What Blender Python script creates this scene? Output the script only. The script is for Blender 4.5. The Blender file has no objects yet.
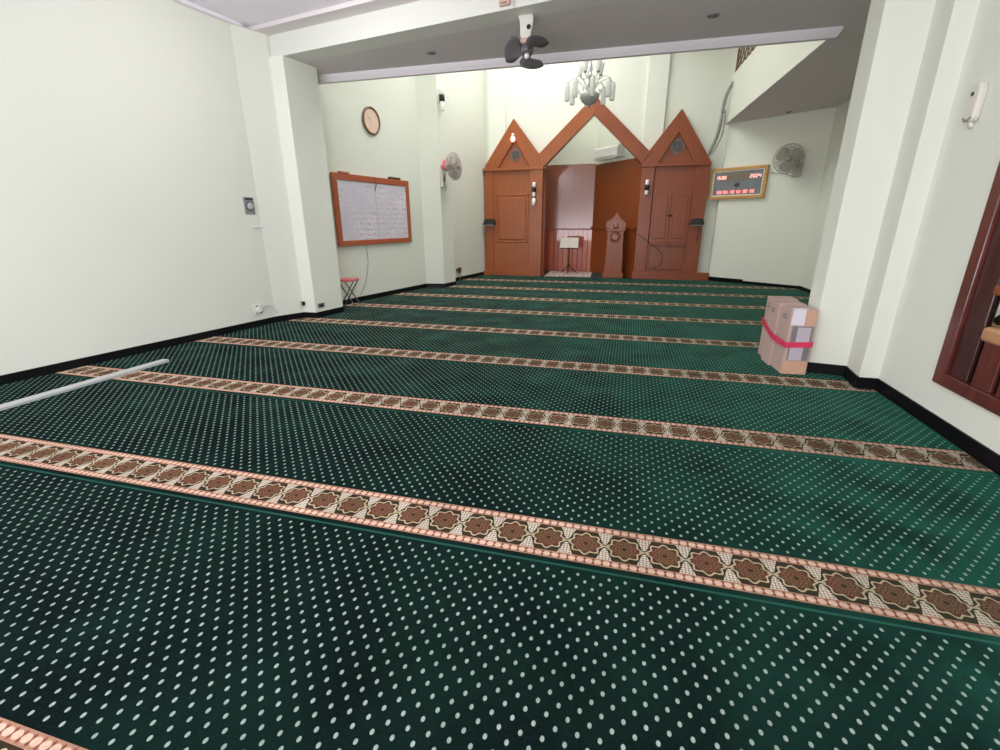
import bpy, bmesh, math, random
from mathutils import Vector, Matrix
random.seed(7)
PI = math.pi
SC = bpy.context.scene
COL = SC.collection

# ------------------------------------------------------------------ materials
def new_mat(name):
    m = bpy.data.materials.new(name); m.use_nodes = True
    nt = m.node_tree
    for n in list(nt.nodes):
        nt.nodes.remove(n)
    out = nt.nodes.new('ShaderNodeOutputMaterial')
    b = nt.nodes.new('ShaderNodeBsdfPrincipled')
    nt.links.new(b.outputs[0], out.inputs[0])
    return m, nt, b

def mat(name, col, rough=.5, metal=0., var=.06, scale=6., bump=0., bscale=60., trans=0., spec=.5, emit=None, estr=0., coat=0., stretch=(1, 1, 1), ior=1.45, alpha=1.):
    """principled with a procedural noise variation of its colour (and optional bump)"""
    m, nt, b = new_mat(name)
    L = nt.links.new
    tc = nt.nodes.new('ShaderNodeTexCoord')
    mp = nt.nodes.new('ShaderNodeMapping'); mp.inputs['Scale'].default_value = stretch
    L(tc.outputs['Object'], mp.inputs[0])
    nz = nt.nodes.new('ShaderNodeTexNoise'); nz.inputs['Scale'].default_value = scale; nz.inputs['Detail'].default_value = 4
    L(mp.outputs[0], nz.inputs['Vector'])
    mx = nt.nodes.new('ShaderNodeMix'); mx.data_type = 'RGBA'
    mx.inputs[6].default_value = (*[c * (1 - var) for c in col], 1)
    mx.inputs[7].default_value = (*[min(1, c * (1 + var)) for c in col], 1)
    L(nz.outputs[0], mx.inputs[0]); L(mx.outputs[2], b.inputs['Base Color'])
    b.inputs['Roughness'].default_value = rough
    b.inputs['Metallic'].default_value = metal
    b.inputs['Specular IOR Level'].default_value = spec
    b.inputs['Transmission Weight'].default_value = trans
    b.inputs['IOR'].default_value = ior
    b.inputs['Coat Weight'].default_value = coat
    b.inputs['Coat Roughness'].default_value = .12
    b.inputs['Alpha'].default_value = alpha
    if emit:
        b.inputs['Emission Color'].default_value = (*emit, 1)
        b.inputs['Emission Strength'].default_value = estr
    if bump:
        n2 = nt.nodes.new('ShaderNodeTexNoise'); n2.inputs['Scale'].default_value = bscale
        L(tc.outputs['Object'], n2.inputs['Vector'])
        bp = nt.nodes.new('ShaderNodeBump'); bp.inputs['Strength'].default_value = bump; bp.inputs['Distance'].default_value = .005
        L(n2.outputs[0], bp.inputs['Height']); L(bp.outputs[0], b.inputs['Normal'])
    return m

class NX:
    """tiny expression builder over math nodes"""
    def __init__(s, nt): s.nt = nt
    def m(s, op, a, b=None, c=None):
        n = s.nt.nodes.new('ShaderNodeMath'); n.operation = op
        for i, v in enumerate((a, b, c)):
            if v is None: continue
            if isinstance(v, (int, float)): n.inputs[i].default_value = v
            else: s.nt.links.new(v, n.inputs[i])
        return n.outputs[0]
    def add(s, a, b): return s.m('ADD', a, b)
    def sub(s, a, b): return s.m('SUBTRACT', a, b)
    def mul(s, a, b): return s.m('MULTIPLY', a, b)
    def cell(s, a, p, o=0.):      # signed distance to the nearest multiple of p (+o)
        t = s.add(s.m('DIVIDE', s.sub(a, o), p), .5)
        return s.mul(s.sub(s.m('FRACT', t), .5), p)
    def lt(s, a, b): return s.m('LESS_THAN', a, b)
    def gt(s, a, b): return s.m('GREATER_THAN', a, b)
    def sstep(s, a, lo, hi):
        n = s.nt.nodes.new('ShaderNodeMapRange'); n.interpolation_type = 'SMOOTHSTEP'
        s.nt.links.new(a, n.inputs[0]); n.inputs[1].default_value = lo; n.inputs[2].default_value = hi
        return n.outputs[0]
    def band(s, a, lo, hi): return s.mul(s.gt(a, lo), s.lt(a, hi))
    def ell(s, a, b, ra, rb):     # 1 inside an ellipse
        q = s.add(s.m('POWER', s.m('ABSOLUTE', s.m('DIVIDE', a, ra)), 2.), s.m('POWER', s.m('ABSOLUTE', s.m('DIVIDE', b, rb)), 2.))
        return s.sub(1., s.sstep(q, .7, 1.3))
    def mixc(s, f, c1, c2):
        n = s.nt.nodes.new('ShaderNodeMix'); n.data_type = 'RGBA'
        s.nt.links.new(f, n.inputs[0])
        for i, c in ((6, c1), (7, c2)):
            if isinstance(c, tuple): n.inputs[i].default_value = (*c, 1)
            else: s.nt.links.new(c, n.inputs[i])
        return n.outputs[2]

CARPET_FAR = 1.274
def carpet_material():
    m, nt, b = new_mat('dotted_green_carpet_pile')
    L = nt.links.new; X = NX(nt)
    tc = nt.nodes.new('ShaderNodeTexCoord'); sp = nt.nodes.new('ShaderNodeSeparateXYZ')
    L(tc.outputs['Object'], sp.inputs[0]); x, y = sp.outputs[0], sp.outputs[1]
    def noise(scale, detail=3, st=(1, 1, 1), off=(0, 0, 0)):
        mp = nt.nodes.new('ShaderNodeMapping'); mp.inputs['Scale'].default_value = st; mp.inputs['Location'].default_value = off
        gm = nt.nodes.new('ShaderNodeNewGeometry')
        L(gm.outputs['Position'], mp.inputs[0])
        n = nt.nodes.new('ShaderNodeTexNoise'); n.inputs['Scale'].default_value = scale; n.inputs['Detail'].default_value = detail
        L(mp.outputs[0], n.inputs['Vector']); return n
    blot = noise(2.6, 4); fine = noise(160, 2); spk = noise(90, 2)
    # field
    g = X.mixc(X.sstep(blot.outputs[0], .35, .68), (.0016, .0070, .0074), (.0045, .0205, .0165))
    g = X.mixc(X.mul(fine.outputs[0], .45), g, (.001, .005, .005))
    P, Q = .0593, .0662
    infield = X.band(y, .298, CARPET_FAR - .010)
    dA = X.ell(X.cell(x, P), X.cell(y, Q, -.013), .0058, .0080)
    dB = X.ell(X.cell(x, P, P / 2), X.cell(y, Q, Q / 2 - .013), .0058, .0080)
    dots = X.mul(X.m('MAXIMUM', dA, dB), infield)
    col = X.mixc(dots, g, (.37, .46, .40))
    # seam edge of the roll: a slightly lighter plain green line
    col = X.mixc(X.band(y, -.004, .011), col, (.022, .10, .075))
    # border
    Mx = .1595; b0, b1 = .038, .288; cy = (b0 + b1) / 2
    dx = X.cell(x, Mx); dy = X.sub(y, cy)
    r = X.m('SQRT', X.add(X.mul(dx, dx), X.mul(X.mul(dy, dy), 1.05)))
    ang = X.m('ARCTAN2', dy, dx)
    R = X.mul(X.add(1., X.mul(X.m('COSINE', X.mul(ang, 8.)), .11)), .0635)
    brd = (.048, .032, .019)
    c = X.mixc(X.lt(r, .3), brd, brd)
    # florals between the medallions (hourglass)
    hx = X.cell(x, Mx, Mx / 2); ady = X.m('ABSOLUTE', dy)
    hour = X.lt(X.m('ABSOLUTE', hx), X.add(.007, X.mul(X.sub(ady, .012), .34)))
    petals = X.ell(X.cell(hx, .013), X.cell(ady, .013, .004), .0060, .0060)
    hmask = X.mul(X.mul(hour, X.gt(ady, .012)), X.add(.22, X.mul(petals, .78)))
    c = X.mixc(hmask, c, (.76, .66, .54))
    # medallion body with a scribbled inner rosette
    body = X.lt(r, R)
    mv = noise(9, 1); ib = X.mixc(X.sstep(mv.outputs[0], .4, .6), (.125, .038, .026), (.095, .050, .023))
    ros = X.m('ABSOLUTE', X.m('SINE', X.add(X.mul(r, 200.), X.mul(X.m('COSINE', X.mul(ang, 5.)), 2.6))))
    ib = X.mixc(X.mul(X.gt(ros, .72), X.lt(r, .050)), ib, (.24, .125, .075))
    ib = X.mixc(X.lt(r, .009), ib, (.05, .03, .02))
    c = X.mixc(body, c, ib)
    c = X.mixc(X.lt(X.m('ABSOLUTE', X.sub(r, R)), .0042), c, (.56, .47, .31))
    link = X.mul(X.lt(ady, .005), X.lt(X.m('ABSOLUTE', hx), .02))
    c = X.mixc(link, c, (.50, .42, .28))
    # bead rows
    for yc in (b0 + .021, b1 - .021):
        yy = X.sub(y, yc)
        ins = X.lt(X.m('ABSOLUTE', yy), .021)
        c = X.mixc(ins, c, (.46, .25, .17))
        bead = X.ell(X.cell(x, .0345), yy, .0148, .0125)
        braid = X.ell(X.cell(x, .0345, .01725), yy, .006, .017)
        c = X.mixc(X.mul(braid, ins), c, (.26, .075, .05))
        c = X.mixc(X.mul(bead, ins), c, (.80, .56, .43))
    col = X.mixc(X.band(y, b0, b1), col, c)
    col = X.mixc(X.mul(X.sstep(spk.outputs[0], .35, .75), .2), col, (.012, .03, .022))
    L(col, b.inputs['Base Color'])
    b.inputs['Roughness'].default_value = .95
    b.inputs['Specular IOR Level'].default_value = .08
    L(X.mul(X.sub(1., X.mul(X.band(y, b0, b1), .8)), .155), b.inputs['Sheen Weight'])
    b.inputs['Sheen Roughness'].default_value = .38
    b.inputs['Sheen Tint'].default_value = (.10, .78, .52, 1)
    # pile leaning to one side: the velvet normal is tilted, with brushed patches
    n3 = noise(3.5, 5, (1, 1, 1), (4, 2, 0))
    tilt = nt.nodes.new('ShaderNodeCombineXYZ')
    L(X.add(.52, X.mul(X.sub(n3.outputs[0], .5), 1.6)), tilt.inputs[0])
    L(X.add(.10, X.mul(X.sub(blot.outputs[0], .5), .7)), tilt.inputs[1])
    tilt.inputs[2].default_value = 1.
    nv = nt.nodes.new('ShaderNodeVectorMath'); nv.operation = 'NORMALIZE'; L(tilt.outputs[0], nv.inputs[0])
    bp = nt.nodes.new('ShaderNodeBump'); bp.inputs['Strength'].default_value = .35; bp.inputs['Distance'].default_value = .004
    L(fine.outputs[0], bp.inputs['Height']); L(nv.outputs[0], bp.inputs['Normal'])
    L(bp.outputs[0], b.inputs['Normal'])
    return m

def wood_material(name, c1, c2, rough=.3, coat=.22, axis=2):
    m, nt, b = new_mat(name); L = nt.links.new; X = NX(nt)
    tc = nt.nodes.new('ShaderNodeTexCoord'); mp = nt.nodes.new('ShaderNodeMapping')
    st = [9., 9., 9.]; st[axis] = .9; mp.inputs['Scale'].default_value = st
    L(tc.outputs['Object'], mp.inputs[0])
    n = nt.nodes.new('ShaderNodeTexNoise'); n.inputs['Scale'].default_value = 3; n.inputs['Detail'].default_value = 6; n.inputs['Distortion'].default_value = 1.2
    L(mp.outputs[0], n.inputs['Vector'])
    L(X.mixc(X.sstep(n.outputs[0], .3, .72), c1, c2), b.inputs['Base Color'])
    b.inputs['Roughness'].default_value = rough; b.inputs['Coat Weight'].default_value = coat; b.inputs['Coat Roughness'].default_value = .18
    return m

def slat_material(name, c1, c2, pitch):
    m, nt, b = new_mat(name); L = nt.links.new; X = NX(nt)
    tc = nt.nodes.new('ShaderNodeTexCoord'); sp = nt.nodes.new('ShaderNodeSeparateXYZ'); L(tc.outputs['Object'], sp.inputs[0])
    xx = sp.outputs[0]
    idx = X.m('FLOOR', X.m('DIVIDE', xx, pitch))
    wn = nt.nodes.new('ShaderNodeTexWhiteNoise'); wn.noise_dimensions = '1D'; L(idx, wn.inputs['W'])
    L(X.mixc(wn.outputs[0], c1, c2), b.inputs['Base Color'])
    b.inputs['Roughness'].default_value = .28; b.inputs['Coat Weight'].default_value = .4
    bp = nt.nodes.new('ShaderNodeBump'); bp.inputs['Distance'].default_value = .01; bp.inputs['Strength'].default_value = .8
    L(X.sstep(X.m('ABSOLUTE', X.cell(xx, pitch)), .0, .012), bp.inputs['Height']); L(bp.outputs[0], b.inputs['Normal'])
    return m

def whiteboard_material():
    m, nt, b = new_mat('written_whiteboard'); L = nt.links.new; X = NX(nt)
    tc = nt.nodes.new('ShaderNodeTexCoord'); sp = nt.nodes.new('ShaderNodeSeparateXYZ'); L(tc.outputs['Object'], sp.inputs[0])
    x, z = sp.outputs[0], sp.outputs[2]
    def nz(scale, st, d=3):
        mp = nt.nodes.new('ShaderNodeMapping'); mp.inputs['Scale'].default_value = st; L(tc.outputs['Object'], mp.inputs[0])
        n = nt.nodes.new('ShaderNodeTexNoise'); n.inputs['Scale'].default_value = scale; n.inputs['Detail'].default_value = d
        L(mp.outputs[0], n.inputs['Vector']); return n.outputs[0]
    big = nz(2.2, (1, 1, 1)); scr = nz(20, (1, 1, 1.1), 2)
    base = X.mixc(X.sstep(big, .3, .7), (.60, .57, .66), (.76, .71, .78))
    rows = X.gt(X.m('ABSOLUTE', X.cell(z, .085)), .014)
    ink = X.mul(X.mul(X.lt(X.m('ABSOLUTE', X.sub(scr, .5)), .05), rows), X.sstep(big, .42, .58))
    col = X.mixc(X.mul(ink, .42), base, (.16, .16, .24))
    col = X.mixc(X.mul(X.lt(X.m('ABSOLUTE', X.sub(x, .02)), .012), .45), col, (.32, .31, .38))
    L(col, b.inputs['Base Color']); b.inputs['Roughness'].default_value = .35
    return m

def speckle_material(name, c1, c2, c3):
    m, nt, b = new_mat(name); L = nt.links.new; X = NX(nt)
    tc = nt.nodes.new('ShaderNodeTexCoord')
    v = nt.nodes.new('ShaderNodeTexNoise'); v.inputs['Scale'].default_value = 13; v.inputs['Detail'].default_value = 3; L(tc.outputs['Object'], v.inputs['Vector'])
    c = X.mixc(X.sstep(v.outputs[0], .40, .52), c2, c1)
    v2 = nt.nodes.new('ShaderNodeTexNoise'); v2.inputs['Scale'].default_value = 7; L(tc.outputs['Object'], v2.inputs['Vector'])
    c = X.mixc(X.sstep(v2.outputs[0], .56, .64), c, c3)
    L(c, b.inputs['Base Color']); b.inputs['Roughness'].default_value = .95
    return m

WALL = mat('pale_green_wall_paint', (.735, .762, .675), .75, var=.02, scale=1.3, bump=.05, bscale=40, spec=.25)
BEAMC = mat('pale_green_beam_paint', (.70, .722, .66), .75, var=.025, scale=1.3, spec=.25)
CEIL = mat('grey_white_soffit_paint', (.67, .635, .63), .85, var=.02, scale=2, spec=.2)
CEILW = mat('white_gypsum_ceiling', (.84, .81, .87), .85, var=.02, scale=2, spec=.2)
MOULD = mat('white_gypsum_moulding', (.74, .71, .74), .8, var=.02)
FLOORM = mat('dark_floor_screed', (.02, .035, .03), .8, var=.2)
SKIRT = mat('black_ceramic_skirting', (.006, .006, .007), .35, var=.3, scale=9, spec=.2)
CARPET = carpet_material()
WOOD = wood_material('polished_teak', (.285, .067, .011), (.34, .088, .016), .38, .1)
WOOD2 = wood_material('reddish_teak_with_reflection', (.225, .048, .012), (.275, .062, .016), .4, .08)  # same teak; the right bay's redder reflection is put into the colour
WOODD = wood_material('dark_teak_panel', (.20, .046, .011), (.25, .062, .015), .36, .15)
WOODN = wood_material('glossy_brown_panel', (.25, .068, .036), (.30, .09, .046), .2, .7)
SLAT = slat_material('red_wainscot_slats', (.33, .05, .025), (.47, .12, .045), .13)
MAROON = wood_material('maroon_window_wood', (.085, .018, .014), (.14, .032, .024), .3, .5)
MAROOND = wood_material('dark_maroon_wood', (.035, .009, .008), (.06, .015, .012), .35, .3)
TAN = wood_material('tan_ledge_wood', (.42, .21, .10), (.50, .26, .13), .4, .2, 1)
DARKW = mat('dark_wood_and_gap_shade', (.012, .006, .005), .6)  # dark wood colour that also paints the shade in door and board gaps
GOLD = wood_material('gold_frame_wood', (.48, .25, .06), (.60, .34, .10), .35, .3, 0)
WHITEP = mat('white_plastic', (.78, .78, .76), .4, var=.02)
OFFW = mat('off_white_plastic', (.68, .665, .60), .45, var=.03)
PINKP = mat('pinkish_plastic', (.62, .40, .36), .5, var=.05)
PINKRED = mat('pink_red_plastic', (.72, .10, .16), .4, var=.05)
GREYP = mat('grey_plastic', (.24, .245, .24), .45, var=.05)
BLADE = mat('dark_grey_fan_blade', (.12, .117, .122), .4, var=.06)
BLACK = mat('black_plastic', (.012, .012, .013), .4, var=.2)
STEEL = mat('grey_steel', (.30, .30, .31), .35, metal=.8, var=.05)
ORN = mat('pewter_ornament', (.16, .14, .13), .45, metal=.4, var=.4, scale=30)
GREYD = mat('dark_pewter', (.10, .088, .08), .5, metal=.3, var=.3, scale=30)
FANG = mat('grey_green_fan_plastic', (.42, .41, .35), .45, var=.05)
FANGD = mat('taupe_fan_hub', (.30, .26, .20), .45, var=.1)
GLASSY = mat('frosted_glass', (.80, .83, .80), .15, var=.02, trans=.4, ior=1.2)
SHADEW = mat('opal_glass_shade', (.90, .91, .88), .25, var=.02)
BOWLG = mat('smoky_glass_bowl', (.36, .37, .34), .2, var=.15, scale=12)
CARD = mat('cardboard', (.50, .36, .315), .8, var=.07, scale=5, bump=.05)
CARDO = mat('orange_cardboard', (.60, .365, .25), .8, var=.06)
LABEL = mat('white_label_paper', (.74, .70, .77), .6, var=.02)
PRINT = mat('grey_carton_print', (.20, .185, .19), .7, var=.2, scale=20)
LILAC = mat('pale_lilac_carton_print', (.50, .45, .51), .6, var=.06, scale=9)
TAPE = mat('pink_packing_tape', (.72, .045, .12), .35, var=.15, scale=14)
REDORANGE = wood_material('red_orange_board_frame', (.36, .085, .032), (.44, .11, .042), .4, .2, 0)
WB = whiteboard_material()
CLKRIM = wood_material('brown_clock_rim', (.13, .055, .03), (.19, .085, .05), .35, .3)
CLKFACE = mat('beige_clock_face', (.74, .55, .43), .6, var=.04)
SEAT = mat('pink_stool_seat', (.58, .13, .14), .5, var=.08, scale=20)
RUGM = speckle_material('pale_patterned_rug', (.62, .52, .47), (.24, .18, .16), (.45, .24, .21))
PAGE = mat('cream_paper', (.72, .67, .60), .7, var=.02)
SCREEN = mat('grey_blue_display', (.19, .21, .23), .25, var=.15, scale=5)
LED = mat('red_led_digits', (.9, .2, .2), .4, emit=(1., .18, .16), estr=2.2)
LEDW = mat('pale_red_led_digits', (.9, .5, .5), .4, emit=(1., .42, .36), estr=1.5)
BULBM = mat('warm_lit_bulb', (.9, .6, .5), .4, emit=(1., .48, .34), estr=3.0)
ALU = mat('white_aluminium_bar', (.52, .545, .55), .35, metal=.25, var=.03, stretch=(1, .1, 1))
CABLEG = mat('grey_cable', (.25, .26, .24), .5, var=.1)
CABLEW = mat('white_cable', (.62, .62, .58), .5, var=.05)
LATT = mat('brown_lattice', (.30, .17, .13), .7, var=.15)
GLASSWIN = mat('clear_window_glass', (.9, .95, .93), .02, var=.01, trans=1., ior=1.1)

# ------------------------------------------------------------------ builders
class MB:
    def __init__(s): s.b = bmesh.new()
    def box(s, c, d, rz=0., bev=0., rot=None):
        r = bmesh.ops.create_cube(s.b, size=1.)
        vs = r['verts']
        M = Matrix.Translation(c) @ (rot.to_4x4() if rot else Matrix.Rotation(rz, 4, 'Z')) @ Matrix.Diagonal((*d, 1))
        bmesh.ops.transform(s.b, matrix=M, verts=vs)
        if bev:
            es = list({e for v in vs for e in v.link_edges})
            bmesh.ops.bevel(s.b, geom=es, offset=bev, segments=2, profile=.5, affect='EDGES')
        return s
    def bx(s, x0, x1, y0, y1, z0, z1, bev=0.):
        return s.box(((x0 + x1) / 2, (y0 + y1) / 2, (z0 + z1) / 2), (x1 - x0, y1 - y0, z1 - z0), bev=bev)
    def prism(s, pts, fa, fb):
        """polygon pts mapped by fa / fb (2D -> 3D) to two caps"""
        A = [s.b.verts.new(fa(p)) for p in pts]; B = [s.b.verts.new(fb(p)) for p in pts]
        n = len(pts); fs = [s.b.faces.new(A[::-1]), s.b.faces.new(B)]
        for i in range(n):
            fs.append(s.b.faces.new((A[i], A[(i + 1) % n], B[(i + 1) % n], B[i])))
        bmesh.ops.recalc_face_normals(s.b, faces=fs)
        return s
    def plan(s, pts, z0, z1): return s.prism(pts, lambda p: (p[0], p[1], z0), lambda p: (p[0], p[1], z1))
    def elev(s, pts, y0, y1): return s.prism(pts, lambda p: (p[0], y0, p[1]), lambda p: (p[0], y1, p[1]))
    def tube(s, pts, r, n=10, caps=True, rr=None):
        pts = [Vector(p) for p in pts]; rings = []
        up = Vector((0, 0, 1))
        for i, p in enumerate(pts):
            t = (pts[min(i + 1, len(pts) - 1)] - pts[max(i - 1, 0)]).normalized()
            a = t.cross(up)
            if a.length < .05: a = t.cross(Vector((1, 0, 0)))
            a.normalize(); bb = t.cross(a)
            q = rr[i] if rr else r
            rings.append([s.b.verts.new(p + a * math.cos(2 * PI * k / n) * q + bb * math.sin(2 * PI * k / n) * q) for k in range(n)])
        for A, B in zip(rings, rings[1:]):
            for k in range(n):
                f = s.b.faces.new((A[k], A[(k + 1) % n], B[(k + 1) % n], B[k])); f.smooth = True
        if caps: s.b.faces.new(rings[0][::-1]); s.b.faces.new(rings[-1])
        bmesh.ops.recalc_face_normals(s.b, faces=s.b.faces[:])
        return s
    def lathe(s, prof, M=None, n=24, caps=True):
        M = M or Matrix(); rings = []
        for r, z in prof:
            rings.append([s.b.verts.new(M @ Vector((math.cos(2 * PI * k / n) * max(r, 1e-4), math.sin(2 * PI * k / n) * max(r, 1e-4), z))) for k in range(n)])
        for A, B in zip(rings, rings[1:]):
            for k in range(n):
                f = s.b.faces.new((A[k], A[(k + 1) % n], B[(k + 1) % n], B[k])); f.smooth = True
        if caps: s.b.faces.new(rings[0][::-1]); s.b.faces.new(rings[-1])
        bmesh.ops.recalc_face_normals(s.b, faces=s.b.faces[:])
        return s
    def torus(s, R, r, M=None, n=32, m=8):
        M = M or Matrix(); rings = []
        for i in range(n):
            a = 2 * PI * i / n
            rings.append([s.b.verts.new(M @ Vector(((R + r * math.cos(2 * PI * j / m)) * math.cos(a), (R + r * math.cos(2 * PI * j / m)) * math.sin(a), r * math.sin(2 * PI * j / m)))) for j in range(m)])
        for i in range(n):
            A, B = rings[i], rings[(i + 1) % n]
            for j in range(m):
                f = s.b.faces.new((A[j], B[j], B[(j + 1) % m], A[(j + 1) % m])); f.smooth = True
        bmesh.ops.recalc_face_normals(s.b, faces=s.b.faces[:])
        return s
    def sphere(s, c, r, sc=(1, 1, 1), n=16):
        q = bmesh.ops.create_uvsphere(s.b, u_segments=n, v_segments=n // 2 + 2, radius=r)
        bmesh.ops.transform(s.b, matrix=Matrix.Translation(c) @ Matrix.Diagonal((*sc, 1)), verts=q['verts'])
        for v in q['verts']:
            for f in v.link_faces: f.smooth = True
        return s
    def build(s, name, material, parent=None, loc=None, bevel=0.):
        me = bpy.data.meshes.new(name); s.b.to_mesh(me); s.b.free()
        me.materials.append(material)
        o = bpy.data.objects.new(name, me); COL.objects.link(o)
        if parent: o.parent = parent
        if loc: o.location = loc
        if bevel:
            md = o.modifiers.new('bevel', 'BEVEL'); md.width = bevel; md.segments = 2; md.limit_method = 'ANGLE'; md.angle_limit = .6
        return o

def tag(o, label, cat, group=None, kind=None):
    o['label'] = label; o['category'] = cat
    if group: o['group'] = group
    if kind: o['kind'] = kind
    return o
def thing(name, label, cat, loc=(0, 0, 0), rz=0., group=None):
    o = bpy.data.objects.new(name, None); COL.objects.link(o)
    o.empty_display_size = .1; o.location = loc; o.rotation_euler = (0, 0, rz)
    return tag(o, label, cat, group)
def struct(name, mb, m, bevel=0.):
    o = mb.build(name, m, bevel=bevel); o['kind'] = 'structure'; return o

# ------------------------------------------------------------------ camera
F = 461.737
cam = bpy.data.cameras.new('camera'); co = bpy.data.objects.new('camera', cam); COL.objects.link(co)
R0 = Vector((.965943, .258741, -.003322)); YAW, PIT, ROL = [math.radians(v) for v in (14.99523286, 18.37252103, .20059895)]
fwd = Vector((-math.sin(YAW) * math.cos(PIT), math.cos(YAW) * math.cos(PIT), -math.sin(PIT)))
rgt = Vector((math.cos(YAW), math.sin(YAW), 0)); dwn = fwd.cross(rgt)
r2 = rgt * math.cos(ROL) + dwn * math.sin(ROL); d2 = -rgt * math.sin(ROL) + dwn * math.cos(ROL)
MW = Matrix((( r2.x, -d2.x, -fwd.x, 0), (r2.y, -d2.y, -fwd.y, 0), (r2.z, -d2.z, -fwd.z, 1.3), (0, 0, 0, 1)))
co.matrix_world = MW
cam.sensor_width = 36; cam.lens = F / 1000 * 36; cam.clip_start = .02
SC.camera = co

# ------------------------------------------------------------------ room shell
ZS = 3.22            # soffit over the middle of the hall
ZROOF = 5.9
ZL = 3.45            # underside of the lip round the near ceiling
def wl(y): return -5.026 + (y - 2.575) * .1664          # near left wall, interior face
def wl2(y): return -4.408 + (y - 7.05) * .1985          # left wall beyond the column
P_L = [(-5.954, -3.), (-4.564, 5.351), (-4.62, 6.15), (-4.408, 7.05), (-4.02, 9.0), (-3.86, 9.62), (-3.50, 11.85)]   # then on to the back corner
out = [(x - .25, y) for x, y in P_L][::-1]
struct('wall_left', MB().plan(P_L + out, -.03, ZROOF), WALL)
struct('column', MB().plan([(-4.62, 5.24), (-4.580, 5.25), (-4.411, 5.62), (-4.219, 5.628), (-4.124, 6.157), (-4.62, 6.2)], -.02, ZS).plan([(-4.62, 5.24), (-4.580, 5.25), (-4.411, 5.62), (-4.411, 5.68), (-4.62, 5.74)], ZS, ZL), WALL)
struct('column', MB().plan([(-4.06, 9.03), (-3.63, 9.10), (-3.545, 9.55), (-3.93, 9.62)], -.02, ZROOF), WALL, bevel=.006)
# right wall with the window opening
WY0, WY1, WZ0, WZ1 = 1.95, 3.532, .289, 2.15
struct('wall_right', MB().bx(2.035, 2.3, -3, WY0, -.03, 3.75).bx(2.035, 2.3, WY1, 4.6, -.03, 3.75).bx(2.035, 2.3, WY0, WY1, -.03, WZ0).bx(2.035, 2.3, WY0, WY1, WZ1, 3.75), WALL)
struct('column', MB().plan([(2.2, 4.187), (1.90, 4.187), (1.935, 4.513), (1.649, 4.564), (1.645, 4.83), (2.2, 4.85)], -.02, 3.75), WALL, bevel=.006)
struct('wall_right_hall', MB().bx(3.40, 3.85, 4.6, 10.56, -.03, ZROOF), WALL)
struct('wall_right_return', MB().bx(2.2, 3.85, 4.6, 4.85, -.03, ZROOF), WALL)
struct('wall_back_right', MB().plan([(1.85, 11.65), (3.62, 10.38), (3.85, 10.6), (1.85, 12.1)], -.03, ZROOF), WALL)
# back wall with the niche opening behind the pointed arch
struct('wall_back', MB().elev([(-3.75, -.03), (-2.06, -.03), (-2.06, 2.55), (-.945, 3.60), (.17, 2.55), (.17, -.03), (1.90, -.03), (1.90, ZROOF), (-3.75, ZROOF)], 11.85, 12.0), WALL)
struct('trim_1', MB().bx(-3.42, -3.0, 11.77, 11.86, 2.0, ZROOF).bx(.14, .55, 11.77, 11.86, 2.0, ZROOF), WALL)
# niche shell
NC = (-.946, 13.0); NE = (.17, 11.73)
ndir = Vector((NE[0] - NC[0], NE[1] - NC[1], 0)); nlen = ndir.length; nang = math.atan2(ndir.y, ndir.x)
struct('wall_niche', MB().plan([(-2.7, 13.03), (-.93, 13.03), (.20, 12.0), (.45, 12.0), (.45, 12.2), (-.8, 13.3), (-2.7, 13.3)], -.03, 4.1)
       .bx(-2.7, -2.45, 12.0, 13.1, -.03, 4.1).bx(-2.7, .45, 12.0, 13.3, 4.1, 4.2), WALL)
# back of the near room and its daylight opening (behind the camera)
struct('wall_front', MB().bx(-6.2, -5.2, -3.25, -3, -.03, 3.75).bx(1.6, 2.3, -3.25, -3, -.03, 3.75).bx(-5.2, 1.6, -3.25, -3, 2.9, 3.75).bx(-5.2, 1.6, -3.25, -3, -.03, .3), WALL)
struct('floor', MB().bx(-6.3, 3.9, -3.3, 13.4, -.08, -.009), FLOORM)
# ceilings

def beamy(x): return 5.64 + (x + 4.219) * (4.54 - 5.64) / (1.95 + 4.219)
struct('beam', MB().plan([(-4.75, beamy(-4.75)), (2.25, beamy(2.25)), (2.25, beamy(2.25) + .3), (-4.75, beamy(-4.75) + .3)], ZS, 4.3), BEAMC)
struct('ceiling_middle', MB().plan([(-4.9, beamy(-4.9) + .299), (3.85, beamy(3.85) + .299), (3.85, 11.0), (3.2, 11.2), (1.75, 11.75), (1.79, 11.55), (1.985, 6.50), (-4.9, 6.50)], ZS, ZS + .3), CEIL)
struct('ceiling_near', MB().bx(-6.3, 2.3, -3.25, 6.0, 3.50, 3.60), CEILW)
struct('trim_2', MB().plan([(-4.62, beamy(-4.62)), (2.1, beamy(2.1)), (2.1, beamy(2.1) - .205), (-4.655, beamy(-4.655) - .205)], ZL, ZL + .045)
       , CEIL)
struct('trim_3', MB().plan([(wl(-3), -3), (wl(5.40), 5.40), (wl(5.40) + .02, 5.40), (wl(-3) + .02, -3)], ZL, ZL + .018), CEIL)
struct('trim_5', MB().plan([(wl(-3), -3), (wl(5.40), 5.40), (wl(5.40) + .012, 5.40), (wl(-3) + .012, -3)], ZL + .018, 3.505), CEILW)
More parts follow.
